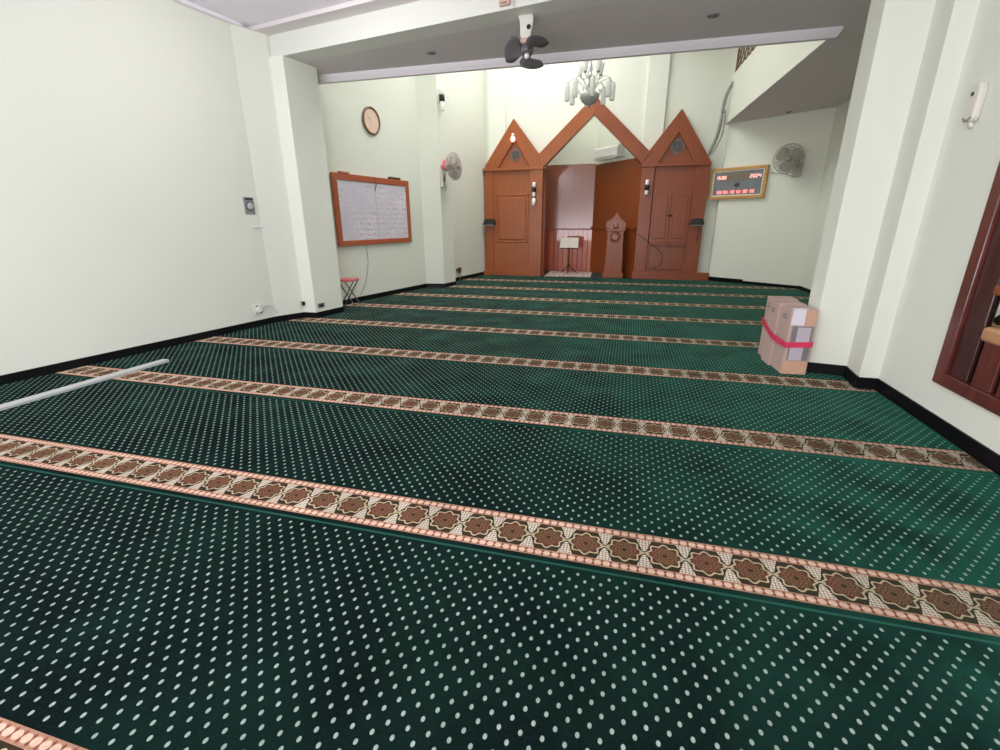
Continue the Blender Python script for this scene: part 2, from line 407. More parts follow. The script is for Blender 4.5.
# gypsum moulding along the edge of the void
def mould_prof(): return [(0, 0), (0, -.02), (.012, -.045), (.03, -.07), (.04, -.086), (.10, -.086), (.10, .02), (.0, .02)]
struct('trim_4', MB().prism(mould_prof(), lambda p: (-4.62, 6.43 + p[0], ZS + p[1]), lambda p: (1.99 - p[0] * .9, 6.43 + p[0], ZS + p[1])), MOULD)
struct('ceiling_void', MB().bx(-5.0, 3.9, 4.7, 12.2, ZROOF, ZROOF + .1), CEILW)
struct('wall_void', MB().plan([(-4.9, 6.50), (3.7, 6.50), (3.7, 6.42), (-4.9, 6.42)], ZS + .28, ZROOF), WALL)
# balcony parapet over the right side
struct('parapet', MB().plan([(1.985, 6.45), (1.783, 11.66), (1.90, 11.66), (2.10, 6.45)], ZS + .004, 4.10), WALL)
# skirting
def skirt(name, pts, h, t=.012, side=1):
    mb = MB()
    for a, b in zip(pts, pts[1:]):
        a = Vector((*a, 0)); b = Vector((*b, 0)); d = (b - a); n = Vector((d.y, -d.x, 0)).normalized() * t * side
        e = d.normalized() * .006
        mb.plan([tuple((a - e)[:2]), tuple((b + e)[:2]), tuple((b + e + n)[:2]), tuple((a - e + n)[:2])], -.008, h)
    return struct(name, mb, SKIRT)
skirt('baseboard_left', [(wl(-3), -3), (wl(5.25), 5.25), (-4.411, 5.62), (-4.219, 5.628), (-4.124, 6.157), (-4.53, 6.2), (-4.405, 7.05), (-4.003, 9.02), (-3.63, 9.10), (-3.545, 9.55), (-3.855, 9.62), (-3.505, 11.8)], .08)
skirt('baseboard_right', [(2.035, -3), (2.035, 4.187), (1.90, 4.187), (1.935, 4.513), (1.649, 4.564), (1.645, 4.83)], .092, side=-1)
skirt('baseboard_right_hall', [(3.40, 4.9), (3.40, 10.535), (2.47, 11.21)], .06, side=-1)
skirt('baseboard_back', [(2.47, 11.20), (1.86, 11.64)], .09, side=-1)

# ------------------------------------------------------------------ carpet rows
LB = [(-3, wl(-3)), (5.25, wl(5.25)), (5.62, -4.411), (5.628, -4.219), (6.157, -4.124), (6.2, -4.57), (7.05, -4.408), (9.03, -4.02), (9.04, -3.63), (9.10, -3.62), (9.55, -3.545), (9.6, -3.865), (11.64, -3.54)]
RB = [(-3, 2.03), (4.187, 2.03), (4.188, 1.895), (4.513, 1.93), (4.564, 1.645), (4.84, 1.64), (4.86, 3.395), (10.53, 3.395), (11.62, 1.88), (11.64, 1.86)]
def interp(T, y):
    for (a, xa), (b, xb) in zip(T, T[1:]):
        if a <= y <= b: return xa + (xb - xa) * (y - a) / (b - a)
    return T[-1][1] if y > T[-1][0] else T[0][1]
names = ['nearest the camera, cut by the photo bottom', 'second from the camera', 'third from the camera, under the white bar',
         'fourth from the camera, reaching the right wall corner', 'fifth from the camera, beneath the tied cartons', 'sixth from the camera, beneath the pink stool',
         'seventh from the camera', 'eighth from the camera', 'farthest, in front of the mihrab']
for i, k in enumerate(range(-1, 8)):
    y0 = 1.5135 + CARPET_FAR * k; y1 = min(y0 + CARPET_FAR - .001, 11.64)
    ox = random.uniform(-.08, .08) if k != 0 else .0851
    ys = sorted({y0, y1} | {t[0] for t in LB + RB if y0 < t[0] < y1})
    mb = MB(); prev = None
    for y in ys:
        cur = (mb.b.verts.new((interp(LB, y) + .013 - ox, y - y0, 0)), mb.b.verts.new((interp(RB, y) - .013 - ox, y - y0, 0)))
        if prev: mb.b.faces.new((prev[0], prev[1], cur[1], cur[0]))
        prev = cur
    o = mb.build('prayer_carpet', CARPET, loc=(ox, y0, 0))
    md = o.modifiers.new('thickness', 'SOLIDIFY'); md.thickness = .008; md.offset = -1
    tag(o, 'green dotted carpet row with patterned border, ' + names[i], 'carpet', 'prayer carpet rows')

# ------------------------------------------------------------------ mihrab screen
YF = 11.65
mh = thing('mihrab', 'orange-brown wooden mihrab screen with three pointed gables on the back wall', 'mihrab', (-.95, YF, 0))
def mp(mb, name, m, bevel=.006, parent=None):      # built in world coordinates, hung on the mihrab
    o = mb.build(name, m, parent or mh, bevel=bevel)
    if parent is None: o.location = (.95, -YF, 0)
    return o
# bays
mp(MB().bx(-3.49, -2.06, YF + .03, 11.85, 0, 2.50), 'bay_body', WOOD)
mp(MB().bx(.17, 1.585, YF + .03, 11.80, 0, 2.50), 'bay_body', WOOD2)
mp(MB().bx(-2.37, -2.06, YF - .02, YF + .05, .10, 2.47), 'pilaster', WOOD)
mp(MB().bx(.17, .445, YF - .02, YF + .05, .17, 2.45), 'pilaster', WOOD2)
mp(MB().bx(-3.49, -3.28, YF, YF + .05, .10, 2.47), 'stile', WOOD)
mp(MB().bx(1.30, 1.585, YF, YF + .05, .17, 2.45), 'stile', WOOD2)
mp(MB().bx(-3.54, -2.05, YF - .06, YF + .1, 0, .10), 'plinth', WOOD)
mp(MB().bx(.145, 1.84, YF - .08, YF + .02, 0, .17), 'plinth', WOOD2)
mp(MB().bx(-3.52, -2.05, YF - .05, YF + .1, 2.455, 2.52), 'cornice_band', WOOD)
mp(MB().bx(.15, 1.60, YF - .05, YF + .1, 2.44, 2.505), 'cornice_band', WOOD2)
# left raised panel
fr = MB()
for a in ((-3.22, -2.40, 1.89, 1.93), (-3.22, -2.40, .80, .84), (-3.22, -3.18, .80, 1.93), (-2.44, -2.40, .80, 1.93)):
    fr.bx(a[0], a[1], YF + .018, YF + .045, a[2], a[3])
pf = mp(fr, 'panel_frame', WOOD, .012)
mp(MB().bx(-3.15, -2.47, YF + .012, YF + .05, .87, 1.86), 'panel', WOOD, .02)
# right bay: a pair of cupboard doors and a small lower panel
for (x0, x1, kx) in ((.46, .855, .835), (.87, 1.275, .89)):
    d = mp(MB().bx(x0, x1, YF + .0, YF + .045, .83, 1.925), 'door', WOOD2, .006)
    q = MB().bx(x0 + .06, x1 - .06, YF - .012, YF + .01, .92, 1.84).build('door_panel', WOOD2, d, bevel=.014)
    kb = MB().sphere((kx, YF - .02, 1.42), .022)
    kb.tube([(kx, YF - .02, 1.42), (kx, YF + .005, 1.42)], .008).build('knob', DARKW, d)
mp(MB().bx(.46, 1.275, YF - .025, YF + .04, .785, .83), 'door_rail', WOOD2)
mp(MB().bx(.50, 1.25, YF + .012, YF + .05, .22, .74), 'lower_panel', WOODD, .012)
mp(MB().bx(.445, .458, YF + .01, YF + .05, .83, 2.44), 'gap_shade_strip', DARKW, 0)  # solid dark strip painted in for the shade beside the door leaf
# gables
def gable(pl, pr, apex, tl, tr, ta, m):
    mp(MB().elev([(pl[0] + .02, 2.45), (pr[0] - .02, 2.45), (pr[0] - .02, pr[1] - .03), (apex[0], apex[1] - .06), (pl[0] + .02, pl[1] - .02)], YF + .06, YF + .14), 'gable_panel', m, 0)
    mp(MB().elev([(pl[0], 2.505), (tl[0], tl[1]), ta, apex, pl], YF - .01, YF + .15), 'gable_board', m)
    mp(MB().elev([(pr[0], 2.505), pr, apex, ta, (tr[0], tr[1])], YF - .01, YF + .15), 'gable_board', m)
gable((-3.475, 2.575), (-2.06, 2.66), (-2.775, 3.557), (-3.165, 2.505), (-2.37, 2.505), (-2.74, 3.13), WOOD)
gable((.17, 2.61), (1.575, 2.53), (.885, 3.555), (.498, 2.505), (1.262, 2.505), (.87, 3.11), WOOD2)
# pointed arch over the niche
mp(MB().elev([(-2.06, 2.50), (-.95, 3.54), (-.95, 3.915), (-2.165, 2.79), (-2.10, 2.55)], YF - .03, YF + .16), 'arch_board', WOOD)
mp(MB().elev([(.17, 2.50), (.22, 2.62), (.335, 2.725), (-.95, 3.915), (-.95, 3.54)], YF - .03, YF + .16), 'arch_board', WOOD2)
# diamond ornaments
def ornament(cx, cz, r):
    y = YF + .045
    o = mp(MB().elev([(cx - r, cz), (cx, cz - r * 1.12), (cx + r, cz), (cx, cz + r * 1.12)], y, y + .02), 'ornament', ORN, .004)
    st = MB()
    for k in range(8):
        a = k * PI / 4
        st.box((cx + math.cos(a) * r * .34, y - .006, cz + math.sin(a) * r * .34), (r * .42, .016, r * .11), rot=Matrix.Rotation(-a, 3, 'Y'))
    st.torus(r * .5, r * .06, Matrix.Translation((cx, y - .004, cz)) @ Matrix.Rotation(PI / 2, 4, 'X'))
    st.build('rosette', GREYD, o)
ornament(-2.735, 2.80, .15); ornament(.875, 2.84, .17)
# niche lining
def lining(name, z0, z1, mb_mat, t, yoff=0):
    mp(MB().bx(-2.44, -.94, 13.0 - t, 13.03, z0, z1), name, mb_mat, .004)
    return
lining('niche_panel', 1.12, 2.69, WOODN, .0)
lining('wainscot', .0, 1.10, SLAT, .02)
mp(MB().bx(-2.44, -.95, 12.955, 13.0, 1.085, 1.125), 'wainscot_rail', WOODD)
mp(MB().bx(-2.06, -2.03, 11.84, 12.02, 0, 2.5), 'side_lining', WOODD, 0)
def diag(s, off, z): # point on the diagonal niche face, s metres from the deep corner, off into the niche
    u = ndir.normalized(); n = Vector((u.y, -u.x, 0)); n = n if n.y < 0 else -n
    p = Vector((*NC, 0)) + u * s + n * off
    return (p.x, p.y, z)
def dslab(s0, s1, o0, o1, z0, z1):
    mb = MB(); q = [diag(s0, o0, 0), diag(s1, o0, 0), diag(s1, o1, 0), diag(s0, o1, 0)]
    return mb.plan([(p[0], p[1]) for p in q], z0, z1)
mp(dslab(0, nlen, -.05, 0, 1.12, 2.66), 'niche_panel', WOODD, 0)
mp(dslab(0, nlen, -.05, .012, 0, 1.12), 'wainscot', WOOD2, 0)
mp(dslab(0, nlen, -.02, .05, 1.12, 1.17), 'wainscot_rail', WOODD, 0)

# things fixed on / standing by the mihrab
def sconce(loc, label, rz=0., extra=False, up=.16, dn=.15):
    t = thing('wall_sconce', label, 'wall lamp', loc, rz, 'black and white wall sconces')
    T = Matrix.Translation((0, -.075, 0))
    MB().bx(-.03, .03, -.03, 0, -.08, .08, .006).build('back_plate', OFFW, t)
    MB().bx(-.02, .02, -.06, -.02, -.025, .025).build('bracket', BLACK, t)
    MB().lathe([(.046, -.05), (.052, -.045), (.052, .045), (.046, .05)], T).build('clamp', BLACK, t)
    MB().lathe([(.034, .055), (.039, .065), (.039, up - .01), (.032, up)], T).build('glass_shade', SHADEW, t)
    MB().lathe([(.030, -dn), (.037, -dn + .015), (.037, -.065), (.034, -.055)], T).build('glass_shade', SHADEW, t)
    if extra:
        MB().lathe([(.026, -dn - .045), (.03, -dn - .04), (.03, -dn - .005), (.026, -dn)], T).build('lamp_collar', STEEL, t)
        MB().lathe([(.025, -dn - .21), (.042, -dn - .20), (.042, -dn - .055), (.028, -dn - .045)], T).build('lamp_tube', SHADEW, t)
    return t
sconce((-2.25, YF - .02, 2.02), 'wall sconce with an extra white tube, on the left pilaster of the mihrab', extra=True)
sconce((.31, YF - .02, 2.01), 'short wall sconce on the right pilaster of the mihrab, above the pulpit')
sconce((-3.618, 9.15, 3.48), 'wall sconce high on the left pillar, above the white wall fan', rz=math.radians(80), up=.22, dn=.21)

def holder(loc, label, cable):
    t = thing('wall_holder', label, 'wall holder', loc, 0, 'black wall holders')
    MB().elev([(-.15, -.06), (.15, -.06), (.145, .01), (.115, .075), (-.105, .075)], -.14, -.02).build('housing', BLACK, t, bevel=.012)
    MB().bx(-.05, .05, -.03, 0, -.05, .05).build('bracket', STEEL, t)
    MB().bx(-.13, .13, -.15, -.03, -.075, -.058, .004).build('lip', GREYP, t)
    if cable: MB().tube([(.06, -.06, -.06), (.075, -.06, -.18), (.06, -.055, -.30), (.055, -.05, -.42)], .006, 6).build('cord', BLACK, t)
    else: MB().tube([(.10, -.06, -.06), (.11, -.05, -.16), (.105, -.05, -.24)], .005, 6).build('cord', BLACK, t)
    return t
holder((-3.36, YF, 1.285), 'black wall holder on the left edge of the mihrab', False)
holder((1.44, YF, 1.275), 'black wall holder with a hanging cord, right edge of the mihrab', True)

t = thing('lit_bulb', 'small glowing pinkish bulb on the left gable of the mihrab', 'bulb', (-2.775, YF - .01, 3.15))
MB().lathe([(.03, -.03), (.034, 0), (.034, .05), (.028, .06)], Matrix.Translation((0, -.05, .03))).build('socket', OFFW, t)
MB().sphere((0, -.05, -.03), .055, (1, 1, 1.15)).build('globe', BULBM, t)
MB().bx(-.03, .03, -.03, 0, .02, .09).build('bracket', OFFW, t)

# minbar (pulpit)
mn = thing('minbar', 'narrow carved wooden pulpit with a pointed crown in front of the niche', 'pulpit', (-.30, 11.62, 0))
MB().elev([(-.215, .12), (.215, .12), (.185, .98), (.20, 1.10), (-.20, 1.10), (-.185, .98)], 0, .36).build('body', WOOD2, mn, bevel=.012)
MB().bx(-.245, .245, -.03, .39, 0, .13, .012).build('base', WOOD2, mn)
MB().bx(-.225, .225, -.03, .38, 1.08, 1.13, .01).build('desk_top', WOOD2, mn)
cr = [(-.20, 1.13), (-.235, 1.20), (-.225, 1.285), (-.175, 1.31), (-.12, 1.345), (-.07, 1.40), (-.03, 1.46), (0, 1.505)]
cr = cr + [(-x, z) for x, z in cr[-2::-1]]
MB().elev(cr, .01, .055).build('crown', WOOD2, mn, bevel=.008)
inner = [(-.13, 1.135), (-.15, 1.20), (-.11, 1.26), (-.05, 1.31), (0, 1.36), (.05, 1.31), (.11, 1.26), (.15, 1.20), (.13, 1.135)]
MB().elev(inner, .0, .012).build('crown_recess', WOODD, mn)
MB().sphere((0, -.005, 1.19), .062, (1, .5, 1.2)).build('finial', WOODN, mn)
MB().lathe([(.11, 0), (.11, .012), (.09, .02), (.05, .024)], Matrix.Translation((0, .012, .945)) @ Matrix.Rotation(PI / 2, 4, 'X'), 28).build('medallion', WOODD, mn)
MB().torus(.115, .014, Matrix.Translation((0, 0, .945)) @ Matrix.Rotation(PI / 2, 4, 'X')).build('medallion_ring', WOOD2, mn)
for sx in (-1, 1): MB().sphere((sx * .215, .03, 1.32), .03).build('side_finial', WOOD2, mn)

# music stand and its book
ms = thing('book_stand', 'thin dark tripod stand holding an open white book in the niche', 'stand', (-1.45, 12.35, .012))
MB().tube([(0, 0, .12), (0, 0, .66)], .014, 10).build('pole', DARKW, ms)
for k in range(3):
    a = k * 2 * PI / 3 + .5
    MB().tube([(0, 0, .22), (math.cos(a) * .22, math.sin(a) * .22, .012)], .010, 8).build('leg', DARKW, ms)
MB().lathe([(.022, .20), (.026, .205), (.026, .25), (.022, .255)]).build('hub', BLACK, ms)
dr = Matrix.Rotation(math.radians(-14), 3, 'X')
MB().box((0, .012, .745), (.46, .012, .22), rot=dr).build('desk', DARKW, ms, bevel=.004)
MB().box((0, -.035, .635), (.46, .07, .012), rot=dr).build('desk_ledge', DARKW, ms)
bk = thing('open_book', 'open white book resting on the dark tripod stand', 'book', (-1.45, 12.322, .782))
for sx in (-1, 1):
    MB().box((sx * .117, -.014, 0), (.232, .022, .26), rot=dr @ Matrix.Rotation(sx * .10, 3, 'Z')).build('page_block', PAGE, bk, bevel=.004)
MB().box((0, .006, -.002), (.05, .008, .264), rot=dr).build('spine', GREYP, bk)
o = MB().box((0, 0, 0), (1.14, 1.22, .012), bev=.004).build('rug', RUGM, loc=(-1.42, 12.32, -.002)); o.rotation_euler = (0, 0, .03)
tag(o, 'pale speckled rug on the floor of the niche', 'rug')

# air conditioner above the diagonal niche panel
p = diag(.62, .0, 2.73); u = ndir.normalized()
ac = thing('air_conditioner', 'white wall air conditioner above the dark niche panel', 'air conditioner', p, math.atan2(u.y, u.x))
MB().prism([(0, 0), (-.20, .0), (-.225, .06), (-.215, .22), (-.16, .27), (0, .27)], lambda q: (-.44, q[0], q[1]), lambda q: (.44, q[0], q[1])).build('body', WHITEP, ac, bevel=.01)
MB().box((0, -.205, .018), (.80, .05, .06), rot=Matrix.Rotation(.35, 3, 'X')).build('outlet', OFFW, ac)
MB().box((0, -.222, .012), (.78, .008, .05), rot=Matrix.Rotation(.5, 3, 'X')).build('louver', BLACK, ac)

# loose cable on the lower right bay
tag(MB().tube([(.20, YF - .045, 1.02), (.33, YF - .05, .93), (.50, YF - .05, .80), (.66, YF - .04, .70), (.78, YF - .03, .58), (.80, YF - .03, .42), (.72, YF - .03, .30), (.60, YF - .03, .25)], .007, 6).build('cord', BLACK),
    'thin black cord looping over the lower right bay of the mihrab', 'cord')

# ------------------------------------------------------------------ prayer-times clock on the angled wall
def segd(mb, ch, x, z, w, h, t):
    S = {'0': 'abcdef', '1': 'bc', '2': 'abged', '3': 'abgcd', '4': 'fgbc', '5': 'afgcd', '6': 'afgedc', '7': 'abc', '8': 'abcdefg', '9': 'abcdfg'}[ch]
    g = {'a': (0, h, w, t), 'd': (0, 0, w, t), 'g': (0, h / 2, w, t), 'b': (w / 2, h * .75, t, h / 2), 'c': (w / 2, h * .25, t, h / 2), 'f': (-w / 2, h * .75, t, h / 2), 'e': (-w / 2, h * .25, t, h / 2)}
    for s in S:
        cx, cz, sx, sz = g[s]; mb.box((x + cx, -.048, z + cz), (sx * .95, .006, sz * .95))
wd = Vector((3.62 - 1.85, 10.38 - 11.65, 0)); wa = math.atan2(wd.y, wd.x)
def onD(s, off=0.): # s metres along the angled wall from the mihrab side
    u = wd.normalized(); n = Vector((u.y, -u.x, 0)); n = n if n.y < 0 else -n
    q = Vector((1.85, 11.65, 0)) + u * s + n * off
    return q
c = onD(.36, 0)
DW, DH = 1.16, .62
dc = thing('prayer_clock', 'gold framed electronic prayer clock with red digits right of the mihrab', 'clock', (c.x, c.y, 2.055), wa)
fr = MB()
for a in ((-DW / 2, DW / 2, DH / 2 - .06, DH / 2), (-DW / 2, DW / 2, -DH / 2, -DH / 2 + .06), (-DW / 2, -DW / 2 + .06, -DH / 2 + .06, DH / 2 - .06), (DW / 2 - .06, DW / 2, -DH / 2 + .06, DH / 2 - .06)):
    fr.bx(a[0], a[1], -.075, 0, a[2], a[3])
fr.build('frame', GOLD, dc, bevel=.008)
fr = MB(); W2, H2 = DW / 2 - .06, DH / 2 - .06
for a in ((-W2, W2, H2 - .02, H2), (-W2, W2, -H2, -H2 + .02), (-W2, -W2 + .02, -H2, H2), (W2 - .02, W2, -H2, H2)):
    fr.bx(a[0], a[1], -.06, -.03, a[2], a[3])
fr.build('inner_trim', PAGE, dc)
MB().bx(-W2, W2, -.045, -.01, -H2, H2).build('display', SCREEN, dc)
MB().bx(-.30, .24, -.048, -.044, .04, .20).build('caption_plate', mat('olive_caption', (.20, .17, .125), .4, var=.3, scale=20), dc)
MB().sphere((.0, -.045, -.03), .05, (1.2, .15, 1)).build('emblem', mat('dark_emblem', (.05, .05, .07), .4, var=.3), dc)
m1 = MB()
for i, ch in enumerate('1508'): segd(m1, ch, -W2 + .075 + i * .055 + (.012 if i > 1 else 0), .09, .034, .058, .011)
m1.build('digits', LEDW, dc)
m1 = MB()
for i, ch in enumerate('2024'): segd(m1, ch, W2 - .255 + i * .058, .09, .034, .058, .011)
m1.build('digits', LEDW, dc)
for gidx, g in enumerate(('0438', '0451', '1158', '1521', '1807', '1918')):
    m1 = MB()
    for i, ch in enumerate(g): segd(m1, ch, -.395 + gidx * .135 + i * .025, -.20, .015, .055, .009)
    m1.build('digits', LED, dc)

# ------------------------------------------------------------------ wall fans
def cage_fan(name, label, loc, rz, Rr, mcage, mblade, mhub, pitch=0., group=None):
    t = thing(name, label, 'fan', loc, rz, group)
    return t
def cage(t, base, R, M, mcage, mblade, mhub):
    """grille with rings and spokes, three blades and a hub; axis +Z of M points out"""
    mb = MB()
    for r, z in ((R, 0), (R * .97, .035), (R * .8, .062), (R * .6, .078), (R * .4, .086), (R * .97, -.035), (R * .75, -.06), (R * .45, -.075)):
        mb.torus(r, .0042, M @ Matrix.Translation((0, 0, z)), 36, 5)
    for k in range(40):
        a = 2 * PI * k / 40
        c, s_ = math.cos(a), math.sin(a)
        mb.tube([M @ Vector((c * r, s_ * r, z)) for r, z in ((R * .2, .088), (R * .4, .086), (R * .6, .078), (R * .8, .062), (R * .97, .035), (R, 0))], .0032, 4, False)
        if k % 2 == 0: mb.tube([M @ Vector((c * r, s_ * r, z)) for r, z in ((R * .2, -.08), (R * .45, -.075), (R * .75, -.06), (R * .97, -.035), (R, 0))], .0032, 4, False)
    g = mb.build('grille', mcage, t)
    for k in range(3):
        a0 = 2 * PI * k / 3 + .4
        mb = MB(); prev = None
        for i in range(9):
            f = i / 8; r = R * (.18 + .70 * f); w = .45 + .75 * math.sin(PI * min(1, f * .85 + .1)) * .95
            row = []
            for j in range(6):
                a = a0 + (j / 5 - .5) * w * 1.5; z = (j / 5 - .5) * .05
                row.append(mb.b.verts.new(M @ Vector((math.cos(a) * r, math.sin(a) * r, z))))
            if prev:
                for j in range(5): mb.b.faces.new((prev[j], prev[j + 1], row[j + 1], row[j])).smooth = True
            prev = row
        o = mb.build('blade', mblade, t); md = o.modifiers.new('thickness', 'SOLIDIFY'); md.thickness = .004
    MB().lathe([(R * .06, .10), (R * .19, .096), (R * .21, .08), (R * .21, -.08), (R * .15, -.10)], M).build('hub', mhub, t)
    MB().lathe([(R * .10, -.28), (R * .24, -.26), (R * .27, -.12), (R * .22, -.085)], M).build('motor', mhub, t)

# white wall fan on the left pillar
wf = thing('wall_fan', 'white wall fan with a pink-red collar on the left pillar', 'fan', (-3.615, 9.17, 2.21), math.radians(80), 'wall fans')
MB().bx(-.07, .07, -.05, 0, -.27, .08, .015).build('wall_bracket', OFFW, wf)
MB().tube([(0, -.03, -.02), (0, -.08, .04), (0, -.13, .09)], .03, 12).build('arm', OFFW, wf)
MB().lathe([(.085, 0), (.08, .03), (.05, .08), (.025, .15), (.012, .17)], Matrix.Translation((0, -.07, .06)), 20).build('collar', PINKRED, wf)
MB().tube([(.03, -.05, -.20), (.05, -.055, -.27), (.02, -.05, -.33)], .006, 6).build('pull_cord', BLACK, wf)
MB().box((-.02, -.055, -.12), (.05, .012, .09)).build('switch_plate', GREYP, wf)
Mf = Matrix.Translation((.0, -.275, .10)) @ Matrix.Rotation(math.radians(-4), 4, 'Z') @ Matrix.Rotation(math.radians(86), 4, 'X') @ Matrix.Rotation(.1, 4, 'Y')
cage(wf, None, .245, Mf, mat('greyish_pink_grille', (.42, .36, .34), .5, var=.05), mat('translucent_grey_blade', (.42, .38, .36), .4, var=.05), mat('fan_motor_pinkish_grey', (.34, .26, .25), .5, var=.08))

c = onD(1.46, 0)
wf = thing('wall_fan', 'grey-green wall fan on the angled wall right of the prayer clock', 'fan', (c.x, c.y, 2.30), wa, 'wall fans')
MB().bx(-.08, .08, -.05, 0, -.20, .06, .015).build('wall_bracket', FANG, wf)
MB().tube([(0, -.03, -.02), (0, -.10, .03), (0, -.15, .08)], .03, 12).build('arm', FANG, wf)
MB().tube([(-.03, -.05, -.20), (-.20, -.05, -.13), (-.42, -.03, -.10), (-.58, -.01, -.06)], .006, 6).build('cord', FANGD, wf)
Mf = Matrix.Translation((-.06, -.36, .10)) @ Matrix.Rotation(math.radians(16), 4, 'Z') @ Matrix.Rotation(math.radians(95), 4, 'X')
cage(wf, None, .255, Mf, FANG, mat('smoky_fan_blade', (.36, .345, .28), .4, var=.05), FANGD)

# fan hung from the beam
hf = thing('ceiling_fan', 'fan with dark grey blades hanging from the beam by a cream mount', 'fan', (-1.14, 5.32, ZS))
MB().prism([(-.078, 0), (.078, 0), (.082, -.05), (.052, -.20), (-.052, -.20), (-.06, -.05)], lambda q: (q[0], -.06, q[1]), lambda q: (q[0] * .8, .07, q[1])).build('mount', OFFW, hf, bevel=.015)
MB().lathe([(.022, 0), (.02, .004)], Matrix.Translation((.035, -.066, -.11)) @ Matrix.Rotation(PI / 2, 4, 'X'), 16).build('mount_hole', BLACK, hf)
MB().lathe([(.05, -.19), (.07, -.205), (.07, -.235), (.05, -.25)], None, 20).build('joint', PINKP, hf)
ax = Matrix.Translation((.01, -.02, -.29)) @ Matrix.Rotation(math.radians(153), 4, 'X') @ Matrix.Rotation(math.radians(6), 4, 'Y')
MB().lathe([(.03, -.07), (.062, -.06), (.066, .02), (.05, .05)], ax, 20).build('motor', BLADE, hf)
MB().sphere(ax @ Vector((0, 0, .07)), .026).build('hub_cap', WHITEP, hf)
for k, a0 in enumerate((math.radians(38), math.radians(158), math.radians(278))):
    mb = MB(); prev = None
    for i in range(9):
        f = i / 8; r = .06 + .165 * f; w = .6 + .95 * math.sin(PI * (.12 + .70 * f))
        row = []
        for j in range(6):
            a = a0 + (j / 5 - .5) * w; z = .02 + (j / 5 - .5) * .07
            row.append(mb.b.verts.new(ax @ Vector((math.cos(a) * r, math.sin(a) * r, z))))
        if prev:
            for j in range(5): mb.b.faces.new((prev[j], prev[j + 1], row[j + 1], row[j])).smooth = True
        prev = row
    o = mb.build('blade', BLADE, hf); md = o.modifiers.new('thickness', 'SOLIDIFY'); md.thickness = .004

# junction box on the beam face
jb = thing('junction_box', 'small pinkish junction box on the beam face beside the hanging fan', 'junction box', (-1.305, beamy(-1.305), 3.30), math.atan2(-1.1, 6.169))
MB().bx(-.055, .055, -.04, 0, -.055, .09, .008).build('body', PINKP, jb)
MB().bx(-.03, .03, -.046, -.038, -.045, -.03).build('slot', FANGD, jb)
MB().tube([(.07, -.02, .10), (.085, -.015, .02), (.09, -.012, -.07)], .006, 6).build('cord', CABLEW, jb)

# recessed ceiling fittings
def downlight(loc, label):
    t = thing('downlight', label, 'ceiling light', loc, 0, 'small unlit ceiling fittings')
    MB().lathe([(.055, 0), (.058, -.008), (.042, -.012), (.04, -.004)], None, 24).build('ring', GREYP, t)
    MB().lathe([(.018, -.002), (.03, -.01), (.024, -.02), (.012, -.022)], None, 16).build('lamp', BLADE, t)
downlight((.632, 5.78, ZS), 'small dark ceiling fitting on the soffit right of the hanging fan')
downlight((-2.45, 6.02, ZS), 'small grey ceiling fitting on the soffit left of the hanging fan')
c = onD(1.22, .25); downlight((c.x, c.y, ZS), 'small ceiling fitting above the grey-green wall fan')

# ------------------------------------------------------------------ chandelier
ch = thing('chandelier', 'glass chandelier with smoky bowl hanging above the mihrab', 'chandelier', (-.87, 9.5, 0))
MB().tube([(0, 0, 3.50), (0, 0, 3.62), (0, 0, 3.95), (0, 0, ZROOF)], .012, 8).lathe([(.02, 3.50), (.05, 3.56), (.028, 3.64), (.04, 3.72), (.02, 3.80)]).build('stem', STEEL, ch)
MB().lathe([(.01, 3.275), (.06, 3.285), (.13, 3.33), (.17, 3.39), (.175, 3.44), (.165, 3.455), (.05, 3.48)], None, 28).build('bowl', BOWLG, ch)
MB().sphere((0, 0, 3.262), .022).build('finial', STEEL, ch)
for tier, (n, Rr, za, zs, h, rs) in enumerate(((8, .40, 3.62, 3.345, .27, .047), (5, .19, 3.70, 3.76, .21, .058))):
    for k in range(n):
        a = 2 * PI * k / n + .2 + tier * .3; c, s_ = math.cos(a), math.sin(a)
        if tier == 0:
            pts = [(c * Rr * f, s_ * Rr * f, z) for f, z in ((.05, 3.50), (.25, 3.56), (.5, 3.655), (.75, 3.69), (.93, 3.66), (1., 3.605))]
        else:
            pts = [(c * Rr * f, s_ * Rr * f, z) for f, z in ((.05, 3.72), (.4, 3.70), (.8, 3.705), (1., 3.75))]
        arm = MB().tube(pts, .011, 7).build('arm', GLASSY, ch)
        T = Matrix.Translation((c * Rr, s_ * Rr, zs))
        if tier == 0: MB().lathe([(rs * .75, 0), (rs, .02), (rs, h - .03), (rs * .8, h)], T, 18).build('glass_shade', GLASSY, arm)
        else: MB().lathe([(rs * .35, 0), (rs * .7, .05), (rs, h * .7), (rs * 1.1, h)], T, 18).build('glass_shade', SHADEW, arm)
        MB().lathe([(.02, -.012), (.032, -.004), (.032, .012), (.02, .02)], Matrix.Translation((c * Rr, s_ * Rr, zs + (h if tier == 0 else 0))), 12).build('cap', STEEL, arm)
pend = MB()
for k in range(12):
    a = 2 * PI * k / 12; pend.sphere((math.cos(a) * .20, math.sin(a) * .20, 3.50 - .02 * (k % 2)), .014, (1, 1, 2.4), 8)
pend.build('crystal_drops', GLASSY, ch)['kind'] = 'stuff'

